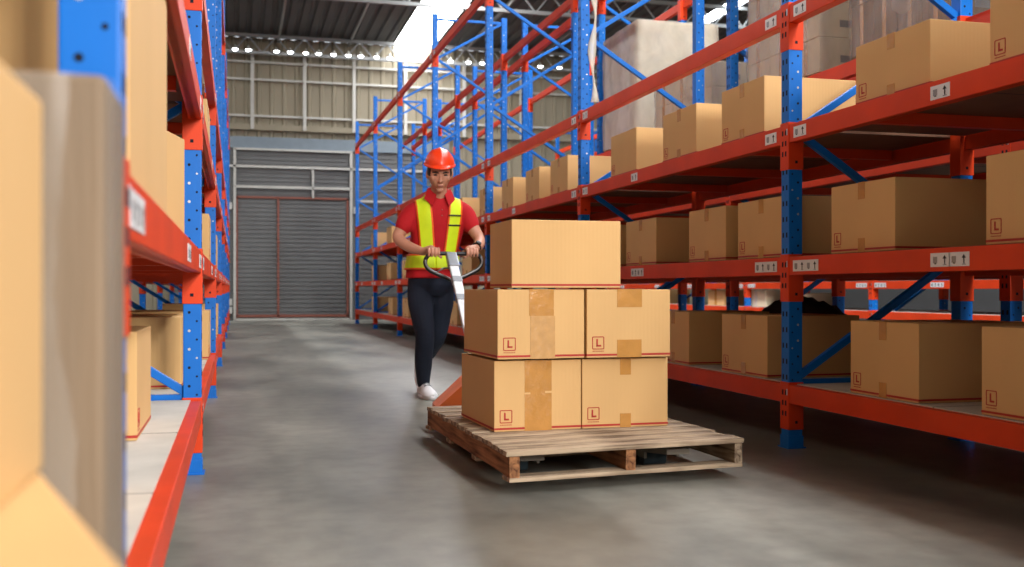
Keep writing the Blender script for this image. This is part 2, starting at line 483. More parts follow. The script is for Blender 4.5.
def rack(name, x, mirror, k0, k1, label, decks, skip=(), stick=True, levels=LV):
    """x: centre of the aisle-side posts; mirror turns the row so the aisle side faces +X"""
    root = empty(name, (x, 0, 0), 0, label, 'storage rack')
    sg = -1 if mirror else 1
    rz = PI if mirror else 0
    for k in range(k0, k1+1):
        fr = empty('upright_frame', (0, FY(k), 0), rz, parent=root)
        for xx, rr in ((0, 0), (DEP, PI)):
            p = inst('post', POST, fr, (xx, 0, 0), (0, 0, rr))
        for nme, me in BR: inst(nme, me, fr)
        for z in levels:
            for xx, rr in ((0, 0), (DEP, PI)): inst('beam_connector', SLEEVE, fr, (xx, 0, z), (0, 0, rr))
    for k in range(k0, k1):
        for li, z in enumerate(levels):
            if (k, li) in skip: continue
            for front in (True, False):
                bx = 0 if front else DEP
                # a beam lies between frame k and k+1
                y = FY(k)+PW/2
                if not mirror: loc = (bx, y, z)
                else: loc = (-bx, y, z)
                flip = (front == bool(mirror))
                o = inst('beam', BEAM, root, loc if not flip else (loc[0], y+BL, z), (0, 0, PI if flip else 0))
                if front and stick and li > 0:
                    spots = [(.1 if li != 1 else .15), BL-(.1 if li != 1 else .15)]
                    if li in (1, 2): spots.append(BL*.635)
                    if li == 1: spots.append(BL*.6)
                    for si, s in enumerate(spots):
                        wide = (li == 1 and si < 2)
                        yy = s if not flip else BL-s
                        st = inst('sticker', LAB4 if wide else LAB2, o, (-PW/2-.0005, yy, -.045))
            if li in decks:
                y = FY(k)+PW/2
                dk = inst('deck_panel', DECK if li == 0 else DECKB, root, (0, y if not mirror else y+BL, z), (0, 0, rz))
                for f in (.17, .5, .83): inst('support_bar', SUP, dk, (0, BL*f, 0))
    return root
XA = 2.545+PW/2; XB = 3.795+PW/2; XC = 7.2; XLf = -.137-PW/2
rackA = rack('storage_rack', XA, False, -2, 6, 'blue and orange rack row right of the aisle, carrying large cartons on its decks', (0, 1, 2))
rackL = rack('storage_rack', XLf, True, -2, 6, 'blue and orange rack row along the left side of the aisle, nearest the camera', (0, 1, 2), skip=((-2, 1),))
rackB = rack('storage_rack', XB, False, -1, 6, 'rack row back to back behind the right row, holding the film wrapped loads', (0, 1, 2), stick=False)  # decks added here to darken the gaps behind the right row
rackC = rack('storage_rack', XC, False, 0, 6, 'distant rack row beyond the next aisle, seen through the lowest gaps of the right racks', (0, 1), stick=True, levels=[.5, .85, 1.544, 2.115, 3.95])

# ------------------------------------------------------------------ cartons
def carton_parts(w, d, h, band, mark=True, tape='short'):
    """front = -Y, origin at base centre of the footprint"""
    out = []
    mb = MB(); mb.box(-w/2, w/2, -d/2, d/2, 0, h, M['card'], None, .004)
    mb.box(-w/2+.004, w/2-.004, -.0012, .0012, h-.002, h+.0006, M['ink'])      # flap seam
    out.append(('box_body', mb.mesh('box_body')))
    mb = MB(); z0 = .008; z1 = .0165
    mb.box(-w/2-.0008, w/2+.0008, -d/2-.0008, d/2+.0008, z0, z1)
    if band: out.append(('red_band', mb.mesh('red_band', M['red_ink'])))
    y = -d/2-.001
    if tape != 'none':
        mb = MB()
        if tape == 'full':
            mb.box(-.06, .06, y-.0004, y+.001, .0, h+.001, M['tape']); mb.box(-.06, .06, y, d/2+.001, h, h+.0014, M['tape'])
            mb.box(-.062, -.035, y-.0008, y, h*.52, h*.545, M['card']); mb.box(.03, .062, y-.0008, y, h*.53, h*.56, M['card'])
        elif tape == 'clear':
            mb.box(-.055, .055, y-.0004, y+.001, h*.62, h+.001, M['tape']); mb.box(-.05, .06, y-.0007, y+.001, .0, h*.62, M['tape_clear'])
            mb.box(-.055, .055, y, d/2+.001, h, h+.0014, M['tape_clear'])
        elif tape == 'wide':
            mb.box(-.055, .06, y-.0004, y+.001, h*.74, h+.001, M['tape']); mb.box(-.055, .058, y-.0004, y+.001, .0, h*.26, M['tape'])
            mb.box(-.055, .06, y, d/2+.001, h, h+.0014, M['tape'])
        else:
            mb.box(-.025, .025, y-.0004, y+.001, h*.76, h+.001, M['tape']); mb.box(-.025, .025, y-.0004, y+.001, .0, h*.2, M['tape'])
            mb.box(-.025, .025, y, d/2+.001, h, h+.0014, M['tape'])
            mb.box(-.025, .025, d/2, d/2+.001, h*.76, h+.001, M['tape'])
        out.append(('tape', mb.mesh('tape')))
    if mark:
        mb = MB(); x0 = -w/2+.024; z0 = .036; s = .055; t = .0035
        def rect(a, b, c, e): mb.box(x0+a, x0+b, y-.0004, y+.001, z0+c, z0+e)
        rect(.004, s-.004, 0, t); rect(.004, s-.004, s-t, s); rect(0, t, .004, s-.004); rect(s-t, s, .004, s-.004)
        for (a, c) in ((.001, .001), (s-.005, .001), (.001, s-.005), (s-.005, s-.005)): rect(a, a+.004, c, c+.004)
        rect(.019, .026, .012, .044); rect(.019, .041, .012, .019)
        for i in range(7): rect(.002+i*.0075, .007+i*.0075, -.0095, -.0065)
        out.append(('size_mark', mb.mesh('size_mark', M['red_ink'])))
    return out
CP = {}
def carton(X, Y, z, rz, w, d, h, label, tape='short', mark=True, group=None, name='carton', band=True):
    key = (w, d, h, tape, mark, band)
    if key not in CP: CP[key] = carton_parts(w, d, h, band, mark, tape)
    r = empty(name, (X, Y, z), rz, label, 'cardboard box', group)
    for n, me in CP[key]: inst(n, me, r)
    return r

# pallet load (front faces the camera)
zt = .16
GP = 'large cartons stacked on the pallet'
carton(1.229, 4.235+.28, zt, math.radians(2.0), .388, .56, .298, 'large brown carton with a full-height tape strip, lower left of the pallet stack', 'full', group=GP)
carton(1.632, 4.240+.28, zt, math.radians(.6), .398, .56, .300, 'large brown carton with narrow tape tabs, lower right of the pallet stack', 'short', group=GP)
carton(1.234, 4.205+.28, zt+.306, math.radians(2.2), .386, .56, .292, 'brown carton with crinkled shiny tape, upper left of the pallet stack', 'clear', group=GP)
carton(1.633, 4.205+.28, zt+.306, math.radians(1), .386, .56, .292, 'brown carton with wide tape tabs, middle layer right of the pallet stack', 'wide', group=GP)
carton(1.354, 4.20+.185, zt+.605, math.radians(.5), .486, .37, .286, 'wide brown carton without front tape lying on top of the pallet stack', 'none', False, group=GP)

RZ = -PI/2
def shelf(Yn, Yf, li, label, X=2.60, d=.53, h=.30, tape='short', mark=True, group=None, rz=0):
    w = round(Yf-Yn, 2)
    carton(X+d/2, (Yn+Yf)/2, LV[li]+.005, RZ+rz, w, d, h, label, tape, mark, group)
G3 = 'cartons on the third deck of the right rack'
shelf(2.66, 3.149, 2, 'tall carton on the upper right deck, cut off by the right picture edge', h=.40, d=.5, group=G3)
shelf(3.48, 3.98, 2, 'carton right of the near upright on the upper deck, wrapped boxes behind', h=.26, group=G3)
shelf(4.79, 5.27, 2, 'carton on the upper deck partly behind the near upright post', group=G3)
shelf(5.60, 6.09, 2, 'carton on the upper deck before the wrapped load, second left of near upright', group=G3)
shelf(6.54, 7.03, 2, 'carton on the upper deck just right of the second upright, with a small white sticker', d=.5, tape='none', group=G3)
shelf(8.04, 8.52, 2, 'carton on the upper deck directly behind the second upright post', group=G3)
shelf(8.86, 9.30, 2, 'carton on the upper deck, middle one of three left of the second upright', group=G3)
shelf(9.76, 10.2, 2, 'carton on the upper deck just right of the third upright', group=G3)
shelf(10.75, 11.2, 2, 'carton on the upper deck beside the worker\'s shoulder', group=G3)
shelf(12.1, 12.6, 2, 'carton on the upper deck behind the worker\'s upper arm', group=G3)
shelf(17.9, 18.5, 2, 'far carton on the upper deck seen left of the worker\'s elbow, nearer of two', d=.45, group=G3)
shelf(19.99, 20.7, 2, 'farthest carton on the upper deck, between the last two uprights', d=.45, group=G3)
shelf(14.6, 15.1, 2, 'carton on the upper deck hidden mostly behind the worker\'s back', group=G3)
G1 = 'cartons on the second deck of the right rack'
shelf(2.68, 3.169, 1, 'tall carton on the middle deck, cut off by the right picture edge', h=.318, d=.52, group=G1)
shelf(3.70, 4.175, 1, 'carton on the middle deck right of the near upright with tape tabs', group=G1)
shelf(4.57, 5.076, 1, 'carton on the middle deck standing behind the near upright', group=G1)
shelf(5.22, 5.70, 1, 'carton on the middle deck, middle one of three above the low gap', group=G1)
shelf(6.20, 6.73, 1, 'carton on the middle deck just right of the top pallet carton', group=G1)
shelf(6.98, 7.4, 1, 'carton on the middle deck peeking out behind the pallet stack', group=G1)
for (a, b, t) in ((8.2, 8.7, 'carton on the middle deck seen between the worker\'s watch and the pallet stack'),
                  (9.5, 10.0, 'carton on the middle deck behind the pallet jack handle'),
                  (11.6, 12.1, 'carton on the middle deck behind the worker\'s waist'),
                  (16.2, 16.75, 'carton on the middle deck left of the worker\'s elbow, third from the row end'),
                  (18.0, 18.5, 'carton on the middle deck next to the last but one upright'),
                  (19.99, 20.6, 'farthest carton on the middle deck by the last upright')):
    shelf(a, b, 1, t, group=G1)
G0 = 'cartons on the lowest deck of the right rack'
shelf(2.70, 3.195, 0, 'shaded carton on the lowest deck, cut off by the right picture edge', h=.318, d=.52, group=G0)
shelf(3.55, 4.02, 0, 'shaded carton on the lowest deck right of the near upright', h=.315, group=G0)
shelf(4.76, 5.266, 0, 'shaded carton on the lowest deck left of the near upright', h=.315, group=G0)
shelf(5.70, 6.16, 0, 'shaded carton on the lowest deck directly right of the pallet stack', h=.315, group=G0)
carton(3.34, 3.0+1.1, LV[0]+.005, RZ, .5, .4, .30, 'dark carton deep on the lowest deck behind the near diagonal brace', mark=False)
for (a, b, t) in ((9.6, 10.1, 'carton on the lowest deck just right of the worker\'s legs'),
                  (12.4, 12.9, 'carton on the lowest deck behind the worker\'s legs'),
                  (16.1, 16.7, 'carton on the lowest deck left of the worker\'s thigh, nearest of three'),
                  (17.8, 18.3, 'carton on the lowest deck left of the worker\'s thigh, middle of three'),
                  (19.99, 20.6, 'farthest carton on the lowest deck by the last upright')):
    shelf(a, b, 0, t, group=G0)
# dark sheeting slumped over cartons on the lowest deck
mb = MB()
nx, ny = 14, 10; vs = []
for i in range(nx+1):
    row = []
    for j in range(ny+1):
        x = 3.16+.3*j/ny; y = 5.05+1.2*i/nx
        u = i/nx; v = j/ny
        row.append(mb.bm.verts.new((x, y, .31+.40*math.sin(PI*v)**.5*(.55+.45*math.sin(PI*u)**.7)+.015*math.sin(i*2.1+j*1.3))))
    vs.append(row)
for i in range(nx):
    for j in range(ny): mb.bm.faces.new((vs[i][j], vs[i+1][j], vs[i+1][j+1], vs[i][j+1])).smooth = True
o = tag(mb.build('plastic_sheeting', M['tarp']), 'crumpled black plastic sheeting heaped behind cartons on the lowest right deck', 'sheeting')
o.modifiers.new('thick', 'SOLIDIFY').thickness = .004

# left rack cartons. front faces +X
def lshelf(Yn, Yf, z, label, X=-.16, d=.5, h=.30, rz=0, tape='short', mark=True, name='carton'):
    w = round(Yf-Yn, 2)
    carton(X-d/2, (Yn+Yf)/2, z+.005, PI/2+rz, w, d, h, label, tape, mark, name=name)
lshelf(1.72, 2.62, LV[1], 'very tall plain carton on the left middle deck right behind the near blue post', h=.53, d=.8, tape='none', mark=False)
carton(-.50, 3.80, LV[1]+.005, PI/2-math.radians(13), .46, .55, .385, 'turned carton on the left middle deck beside the second blue post', 'none', False)
for (a, b, z, t) in ((6.6, 7.1, 1, 'carton on the left middle deck just past the second blue post'),
                     (9.2, 9.7, 1, 'carton on the left middle deck before the fourth blue post'),
                     (6.2, 6.9, 2, 'carton on the left upper deck past the second blue post'),
                     (2.7, 3.3, 2, 'carton in shade on the left upper deck nearest the camera')):
    lshelf(a, b, LV[z], t)
lshelf(3.28, 3.80, LV[0], 'carton with red bottom line on the lowest left deck, in front of the brace', X=-.285, h=.325, tape='none')
lshelf(2.10, 2.52, LV[0], 'narrow strip of a carton on the lowest left deck behind the wrapped board', X=-.255, h=.46, tape='none')
lshelf(4.95, 5.6, LV[0], 'carton on the lowest left deck behind the second blue post', X=-.24, h=.325, mark=False)
lshelf(6.95, 7.5, LV[0], 'carton on the lowest left deck between the second and third blue posts', X=-.17, h=.31)
lshelf(10.3, 10.8, LV[0], 'carton on the lowest left deck beyond the third blue post', X=-.17, h=.31)
# foreground: carton lying on the lowest deck, one on top of it
an = math.atan2(.096, .326)
def fore():
    w = .50; d = .46; h = .297
    dirv = Vector((.096, -.326, 0)).normalized()          # along the aisle-side edge, towards the camera
    nrm = Vector((-dirv.y, dirv.x, 0))                     # to the aisle (+X)
    if nrm.x < 0: nrm = -nrm
    far = Vector((-.163, .966, 0))
    c = far + dirv*w/2 - nrm*d/2
    rz = math.atan2(nrm.y, nrm.x)+PI/2
    carton(c.x, c.y, LV[0]+.004, rz, w, d, h, 'very blurred pale carton in the bottom left corner, nearest the camera', 'none', False, band=False)
fore()
carton(-.160-.22, .74, .606, PI/2, .45, .44, .315, 'blurred tan carton standing on the nearest carton at the left picture edge', 'none', False, band=False)
# film-wrapped grey-brown board carton round the near post
wr = empty('wrapped_carton', (-.320, 1.14, LV[0]+.005), 0, 'grey-brown carton bound in creased stretch film below the near blue post', 'wrapped box')
mb = MB(); mb.box(-.2, .2, -.09, .09, 0, .655, M['card_grey'], None, .006); mb.build('box_body', None, wr)
mb = MB()
ring = []
for z in [i*.655/12 for i in range(13)]:
    rr = []
    for k in range(40):
        t = 2*PI*k/40; cx, sy = math.cos(t), math.sin(t)
        n = 8; q = (abs(cx)**n+abs(sy)**n)**(-1/n)
        rr.append((cx*q*.204+.002*math.sin(k*2.3+z*9), sy*q*.094+.002*math.sin(k*1.7-z*14), z))
    ring.append(rr)
mb.loft(ring, None, False); mb.build('stretch_film', M['film_thin'], wr)

# ------------------------------------------------------------------ wooden pallet under the stack
pal = empty('wooden_pallet', (.976, 3.707, .045), 0, 'weathered wooden pallet raised on the pallet jack forks, carrying the carton stack', 'pallet')
U = Vector((math.cos(math.radians(5.9)), math.sin(math.radians(5.9)), 0)); V = Vector((-math.sin(math.radians(.9)), math.cos(math.radians(.9)), 0))
ZA = Vector((0, 0, 1)); PLn = 1.58; PWd = 1.003
def plank(a, b, wv, t, z, name, m, warp=.0):
    """board from a to b (pallet u,v coordinates), width along V or U"""
    A = U*a[0]+V*a[1]; B = U*b[0]+V*b[1]; d = (B-A); L = d.length; d.normalize()
    side = ZA.cross(d)
    mt = Matrix((d, side, ZA)).transposed().to_4x4(); mt.translation = Vector((A.x, A.y, z))
    mb = MB(); n = 8; rings = []
    for i in range(n+1):
        x = L*i/n; j = [R.uniform(-.0022, .0022) for _ in range(4)]
        wz = warp*math.sin(PI*i/n)
        e0 = R.uniform(-.006, .006) if i in (0, n) else 0
        rings.append([(x+e0, -wv/2+j[0], wz), (x-e0, wv/2+j[1], wz), (x-e0, wv/2+j[2], t+wz), (x+e0, -wv/2+j[3], t+wz)])
    mb.loft(rings, None, True, False)
    o = mb.build(name, m, pal); o.matrix_local = mt
    return o
for u, m in ((.02, M['wood_brown']), (.5, M['wood_brown']), (.983, M['wood'])):
    plank((u, .004), (u, PLn), .038, .078, .016, 'stringer', m)
v = .055
i = 0
wd = [.125, .09, .135, .12, .10, .13, .12, .11, .13, .12, .10]
v = 0.
while v < PLn-.05 and i < 11:
    w_ = wd[i]; e = R.uniform(-.004, .014)
    plank((-.004-R.uniform(0, .01), v+w_/2), (PWd+(.004 if i == 0 else -R.uniform(0, .025)), v+w_/2), w_, .018, .0965, 'deck_board', M['wood'] if i % 3 else M['wood'])
    v += w_+R.uniform(.014, .035); i += 1
for v0 in (.045, .55, 1.05, 1.53):
    plank((-.004, v0), (PWd, v0), .085, .016, 0, 'bottom_board', M['wood'])

# ------------------------------------------------------------------ pallet jack
JX = 1.43
jk = empty('pallet_jack', (JX, 5.85, 0), 0, 'orange hand pallet jack with white steering shaft and looped black handle, pushed by the worker', 'pallet jack')
jk_o = Vector((JX, 5.85, 0))
def J(p): return tuple(Vector(p)-jk_o)
for sx in (1.125, 1.745):
    mb = MB()
    x0, x1 = sx-.08, sx+.08
    mb.box(x0-JX, x1-JX, 4.1-5.85, 5.45-5.85, .072, .118, None, None, .008)
    mb.box(x0-JX, x0+.012-JX, 4.1-5.85, 5.45-5.85, .045, .118); mb.box(x1-.012-JX, x1-JX, 4.1-5.85, 5.45-5.85, .045, .118)
    # tapered tip
    mb.loft([[(x0-JX, 4.1-5.85, .072), (x1-JX, 4.1-5.85, .072), (x1-JX, 4.1-5.85, .118), (x0-JX, 4.1-5.85, .118)],
             [(x0+.03-JX, 3.93-5.85, .085), (x1-.03-JX, 3.93-5.85, .085), (x1-.03-JX, 3.93-5.85, .105), (x0+.03-JX, 3.93-5.85, .105)]], None, True, False)
    f = mb.build('fork', M['fork'], jk)
    mb = MB(); mb.cyl((sx-.05-JX, 4.2-5.85, .034), (sx+.05-JX, 4.2-5.85, .034), .034)
    mb.build('load_roller', M['bluewheel'], f)
# A-shaped body behind the pallet
mb = MB()
poly0 = [(-.41, .075), (-.41, .135), (-.25, .27), (-.12, .31), (.12, .31), (.25, .27), (.41, .135), (.41, .075)]
y0, y1 = 5.38-5.85, 5.62-5.85
mb.loft([[(x, y0, z) for x, z in poly0], [(x*.95, y1, z*1.02) for x, z in poly0], [(x*.5, y1+.12, .075+(z-.075)*1.25) for x, z in poly0]], None, True, False)
mb.build('body', M['jack'], jk)
mb = MB(); mb.cyl((-.0, 0, .12), (0, 0, .40), .055); mb.cyl((0, 0, .38), (0, 0, .43), .075); mb.box(-.07, .07, -.14, .02, .1, .2, None, None, .01)
mb.build('pump', M['jack'], jk)
for s in (-1, 1):
    mb = MB(); mb.cyl((s*.045, 0, .09), (s*.10, 0, .09), .09, 28); w_ = mb.build('steering_wheel', M['black'], jk)
# steering shaft
A = Vector((-.10, .0, .36)); Bh = Vector((1.36-JX, 6.68-5.85, .985))
d = (Bh-A)
mb = MB(); mb.bar(A, Bh, .058, .028, None, Vector((0, -1, .5)), .006)
sh = mb.build('steering_shaft', M['silver'], jk)
for f in (.52, .70):
    mb = MB(); c = A+d*f; mb.bar(c, c+d.normalized()*.055, .066, .036, None, Vector((0, -1, .5)), .004)
    mb.build('shaft_clamp', M['steel'], sh)
mb = MB(); c = A+d*.985; mb.bar(c-d.normalized()*.13, c+d.normalized()*.02, .072, .042, None, Vector((0, -1, .5)), .008)
mb.build('shaft_bracket', M['steel'], sh)
HC = Vector((1.385-JX, 6.70-5.85, .99))
def hp(x, z): return Vector((x-JX, 6.70-5.85+(z-.99)*-.08, z))
loop = [(1.36, .992), (1.29, .993), (1.235, .99), (1.203, .968), (1.193, .93), (1.212, .893), (1.255, .866), (1.33, .835), (1.385, .815),
        (1.44, .835), (1.505, .866), (1.55, .893), (1.571, .93), (1.562, .968), (1.53, .99), (1.47, .993), (1.40, .992)]
P = []
for i in range(len(loop)-1):
    p0 = loop[max(i-1, 0)]; p1 = loop[i]; p2 = loop[i+1]; p3 = loop[min(i+2, len(loop)-1)]
    for k in range(5):
        t = k/5
        f = lambda a, b, c, e: .5*((2*b)+(c-a)*t+(2*a-5*b+4*c-e)*t*t+(3*b-a-3*c+e)*t**3)
        P.append(hp(f(p0[0], p1[0], p2[0], p3[0]), f(p0[1], p1[1], p2[1], p3[1])))
P.append(hp(*loop[-1]))
mb = MB(); mb.tube(P, .0135, 12)
hd = mb.build('handle_loop', M['black'], jk)
mb = MB(); mb.tube([p+Vector((0, -.010, .006)) for p in P[18:66]], .007, 8); mb.build('metal_edge', M['steel'], hd)
mb = MB(); mb.tube([hp(1.345, .90)+Vector((0, -.02, 0)), hp(1.30, .892)+Vector((0, -.03, 0)), hp(1.265, .872)+Vector((0, -.03, 0))], [.007, .006, .003], 8); mb.build('release_lever', M['steel'], hd)

# ------------------------------------------------------------------ film-wrapped loads on the rear rack
def load(Yn, Yf, z, h, label, cols, rows, layers, dep=.86, cm=None, X=3.83, sides='film', filmm=None, base=True):
    if base:
        pb = empty('load_pallet', (X, Yn, z), 0, 'wooden pallet under the ' + ' '.join(label.split()[:12]), 'pallet')
        mb = MB(); 
        for k in range(3): mb.box(0+k*(dep-.08)/2, .08+k*(dep-.08)/2, 0, Yf-Yn, .02, .1)
        mb.build('stringer', M['wood_brown'], pb)
        mb = MB(); n = max(3, int((Yf-Yn)/.16))
        for k in range(n): 
            y = k*(Yf-Yn-.1)/(n-1); mb.box(0, dep, y, y+.1, .1, .12); 
            if k % 3 == 0: mb.box(0, dep, y, y+.1, 0, .02)
        mb.build('deck_boards', M['wood_brown'], pb)
        zb = z+.121
    else: zb = z+.002
    r = empty('wrapped_load', (X, Yn, zb), 0, label, 'wrapped load')
    H = h
    cw = dep/cols; cd = (Yf-Yn)/rows; ch = H/layers
    mb = MB(); mb.box(.003, cw-.003, .003, cd-.003, .001, ch-.002, cm, None, .004)
    mb.box(cw*.5-.05, cw*.5+.05, .002, .004, ch*.3, ch*.5, M['steel']); mb.box(.002, .004, cd*.45, cd*.6, .001, ch-.002, M['tape'])
    me = mb.mesh('carton')
    for l in range(layers):
        for c in range(cols):
            for q in range(rows):
                if 0 < c < cols-1 and 0 < q < rows-1 and l < layers-1: continue
                inst('carton', me, r, (c*cw+R.uniform(-.003, .003), q*cd+R.uniform(-.003, .003), l*ch))
    mb = MB(); rings = []
    nz = 14
    for iz in range(nz+1):
        zz = H*iz/nz; rr = []
        pts = []
        n1 = 12
        for k in range(n1): pts.append((dep*k/n1, 0, 0, -1))
        for k in range(n1): pts.append((dep, (Yf-Yn)*k/n1, 1, 0))
        for k in range(n1): pts.append((dep-dep*k/n1, Yf-Yn, 0, 1))
        for k in range(n1): pts.append((0, Yf-Yn-(Yf-Yn)*k/n1, -1, 0))
        for k, (px, py, nx_, ny_) in enumerate(pts):
            o_ = .009+.005*math.sin(k*1.9+iz*.8)+.003*math.sin(iz*2.2-k)
            rr.append((px+nx_*o_, py+ny_*o_, zz+.004))
        rings.append(rr)
    mb.loft(rings, None, False)
    mb.build('stretch_film', filmm or M['film'], r)
    return r
load(9.60, 10.58, 2.118, 1.18, 'tall pale load in milky film right of the second upright', 2, 3, 5, cm=M['card_pale'], filmm=M['filmw'])
load(7.95, 9.15, 2.118, .43, 'low pale load in film behind the upright posts left of the highest load', 2, 3, 2, cm=M['card_pale'])
load(6.30, 7.32, 2.118, 1.45, 'tall grey filmed load behind the near upright of the right rack', 2, 3, 6, cm=M['card_pale'])
load(4.95, 5.92, 2.118, 1.3, 'load of grey-brown filmed boxes above the large upper carton', 2, 4, 4, cm=M['card_grey'])
load(3.0, 4.2, 2.118, .5, 'pale filmed load by the top right picture corner', 2, 3, 2, cm=M['card_pale'])
for i, (a, b, hh) in enumerate(((-1.5, 1.2, 1.6), (1.6, 2.9, 1.55), (3.05, 4.3, 1.6), (4.7, 5.9, 1.5), (6.1, 7.4, 1.6), (7.8, 9.1, 1.55), (9.3, 10.5, 1.6))):  # unseen loads, added to keep light off the lowest right shelves
    o_ = load(a, b, 2.118, hh, 'unseen filmed load added on the left rack to shade the right shelves', 2, 3, 5, cm=M['card_pale'], X=-1.06, dep=.84)
    o_['group'] = 'unseen filmed loads added on the left rack as light blockers'
for o_ in list(bpy.data.objects):
    if o_.name.startswith('load_pallet') and 'left rack' in o_.get('label', ''): o_['label'] = 'wooden pallet under an unseen filmed load added on the left rack for shade'; o_['group'] = 'pallets under the added light-blocking loads of the left rack'
# rack C goods and rear aisle goods
def cgoods(Y, X, z, w, d, h, m, label, nm='carton', rz=RZ):
    r = empty(nm, (X, Y, z), rz, label, 'cardboard box' if nm == 'carton' else 'wrapped load')
    mb = MB(); mb.box(-w/2, w/2, -d/2, d/2, 0, h, m, None, .006); mb.build('box_body', None, r)
    mb = MB(); mb.box(-.04, .04, -d/2-.001, d/2+.001, -.0, h+.001, M['tape'] if nm == 'carton' else M['filmw']); mb.build('tape' if nm == 'carton' else 'film_strip', None, r)
cgoods(14.9, 7.5, .506, .55, .5, .24, M['card'], 'small carton on the distant rack, seen through the first low gap')
cgoods(13.6, 7.5, .506, .6, .5, .24, M['card_pale'], 'pale bundle on the distant rack, seen through the second low gap', 'wrapped_load')
cgoods(12.5, 7.5, .506, .5, .5, .2, M['card_pale'], 'low pale bundle on the distant rack near the black sheeting', 'wrapped_load')
cgoods(17.2, 7.5, .506, .5, .5, .24, M['card'], 'carton on the distant rack farthest from the camera')

# film strip hanging from the second upright
mb = MB(); rows_ = []
for i in range(22):
    z = 3.55-i*.065; c = Vector((2.64+.012*math.sin(i*.7), FY(1)-.055+.01*math.sin(i*.5), z)); w_ = .02+.012*math.sin(i*.9+1)
    rows_.append([mb.bm.verts.new(c+Vector((-w_, .01*math.sin(i), 0))), mb.bm.verts.new(c+Vector((0, -.012, 0))), mb.bm.verts.new(c+Vector((w_, .008*math.cos(i), 0)))])
for a, b in zip(rows_, rows_[1:]):
    for k in range(2): mb.bm.faces.new((a[k], a[k+1], b[k+1], b[k])).smooth = True
o = tag(mb.build('hanging_film', M['filmw']), 'loose strip of clear stretch film hanging down the second upright post', 'film strip')
o.modifiers.new('thick', 'SOLIDIFY').thickness = .002

# ------------------------------------------------------------------ the worker
mx, my = 1.33, 7.15
man = empty('person', (mx, my, 0), 0, 'worker in orange hard hat, red polo, yellow vest and dark jeans pushing the pallet jack', 'person')
HM = Matrix.Translation((.006, -.200, 1.545)) @ Matrix.Rotation(math.radians(-6), 4, 'Z') @ Matrix.Rotation(math.radians(16), 4, 'X') @ Matrix.Scale(1.05, 4)
def headfn(p, d):
    # jaw narrows, face flattened, back of skull fuller
    x, y, z = p
    if z < 0:
        t = min(1, -z/.12)
        x *= 1-.30*t**1.6
        if y > 0: y *= 1-.45*t
        else: y *= 1-.06*t
    if y < -.07: y = -.07+(y+.07)*.62
    for sx in (-1, 1):   # eye sockets
        g = math.exp(-(((x-sx*.031)/.017)**2+((z-.004)/.012)**2))
        if y < 0: y += .009*g
    return Vector((x, y, z))
mb = MB()
mb.ell((0, 0, 0), (.076, .098, .118), None, 64, 48, lambda p, d: headfn(p, d))
# brow, nose, lips, ears
mb.ell((0, -.078, .02), (.045, .012, .008), None, 20, 12)
mb.tube([(0, -.075, .012), (0, -.089, -.012), (0, -.102, -.034), (0, -.082, -.044)], [.007, .009, .0135, .010], 14)
for s in (-1, 1):
    mb.ell((s*.012, -.088, -.037), (.008, .010, .007), None, 12, 8)
    mb.ell((s*.078, .012, -.008), (.010, .019, .032), Matrix.Rotation(s*.3, 3, 'Z'), 16, 12)
    mb.ell((s*.045, -.056, -.02), (.02, .022, .022), None, 14, 10)
mb.ell((0, -.083, -.062), (.023, .009, .006), None, 16, 8); mb.ell((0, -.081, -.073), (.019, .009, .006), None, 16, 8)
mb.ell((0, -.062, -.096), (.026, .020, .018), None, 16, 10)
bmesh.ops.transform(mb.bm, matrix=HM, verts=mb.bm.verts)
# neck and torso core
mb.chain([(.02, -.06, 1.27), (.016, -.11, 1.38), (.01, -.155, 1.46)], [.085, .062, .054])
mb.ell((.016, -.120, 1.345), (.06, .055, .065), None, 24, 16)
mb.chain([(-.01, .0, .86), (.0, -.02, 1.05), (.03, -.06, 1.26)], [.10, .09, .09])
# legs core
LR = [(-.085, .03, .84), (-.09, .0, .70), (-.078, -.10, .43), (-.06, .055, .10)]
LL = [(.07, .04, .84), (.075, .06, .70), (.055, .14, .43), (.002, .54, .20)]
mb.chain(LR, [.07, .065, .045, .033]); mb.chain(LL, [.07, .065, .045, .033])
# arms
AR = [(-.148, -.07, 1.272), (-.212, -.087, 1.195), (-.262, -.10, 1.112), (-.205, -.20, 1.045), (-.128, -.325, 1.008)]
AL = [(.205, -.09, 1.29), (.245, -.12, 1.20), (.288, -.16, 1.11), (.268, -.25, 1.06), (.222, -.345, 1.032)]
mb.chain(AR, [.054, .047, .039, .037, .026]); mb.chain(AL, [.054, .047, .039, .037, .026])
# hands gripping the bar (bar centre y=-.45, z=.99 in this frame)
def hand(cx, wrist, inner):
    by, bz = -.452, .992
    pc = Vector((cx, by+.045, bz+.022))
    mb.chain([wrist, Vector((cx-.002*inner, by+.085, bz+.030)), Vector((cx, by+.055, bz+.028))], [.027, .028, .025])
    # palm slab
    mb.ell(pc, (.043, .038, .019), Matrix.Rotation(-.25, 3, 'X'), 24, 14)
    for i in range(4):
        x = cx+(-.033+.022*i)
        L = [.95, 1.06, 1.03, .86][i] if inner < 0 else [.86, 1.03, 1.06, .95][i]
        k0 = Vector((x, by+.018, bz+.030)); k1 = Vector((x*1., by-.016*L, bz+.030*L)); k2 = Vector((x, by-.030*L, bz+.004)); k3 = Vector((x, by-.020, bz-.018*L))
        mb.chain([k0, k1, k2, k3], [.0105, .0098, .0088, .0078], 10)
    xi = cx+inner*.040
    mb.chain([Vector((xi-inner*.008, by+.048, bz+.012)), Vector((xi+inner*.008, by+.026, bz-.008)), Vector((xi+inner*.012, by+.004, bz-.022)), Vector((xi+inner*.006, by-.016, bz-.024))], [.014, .012, .0105, .009], 10)
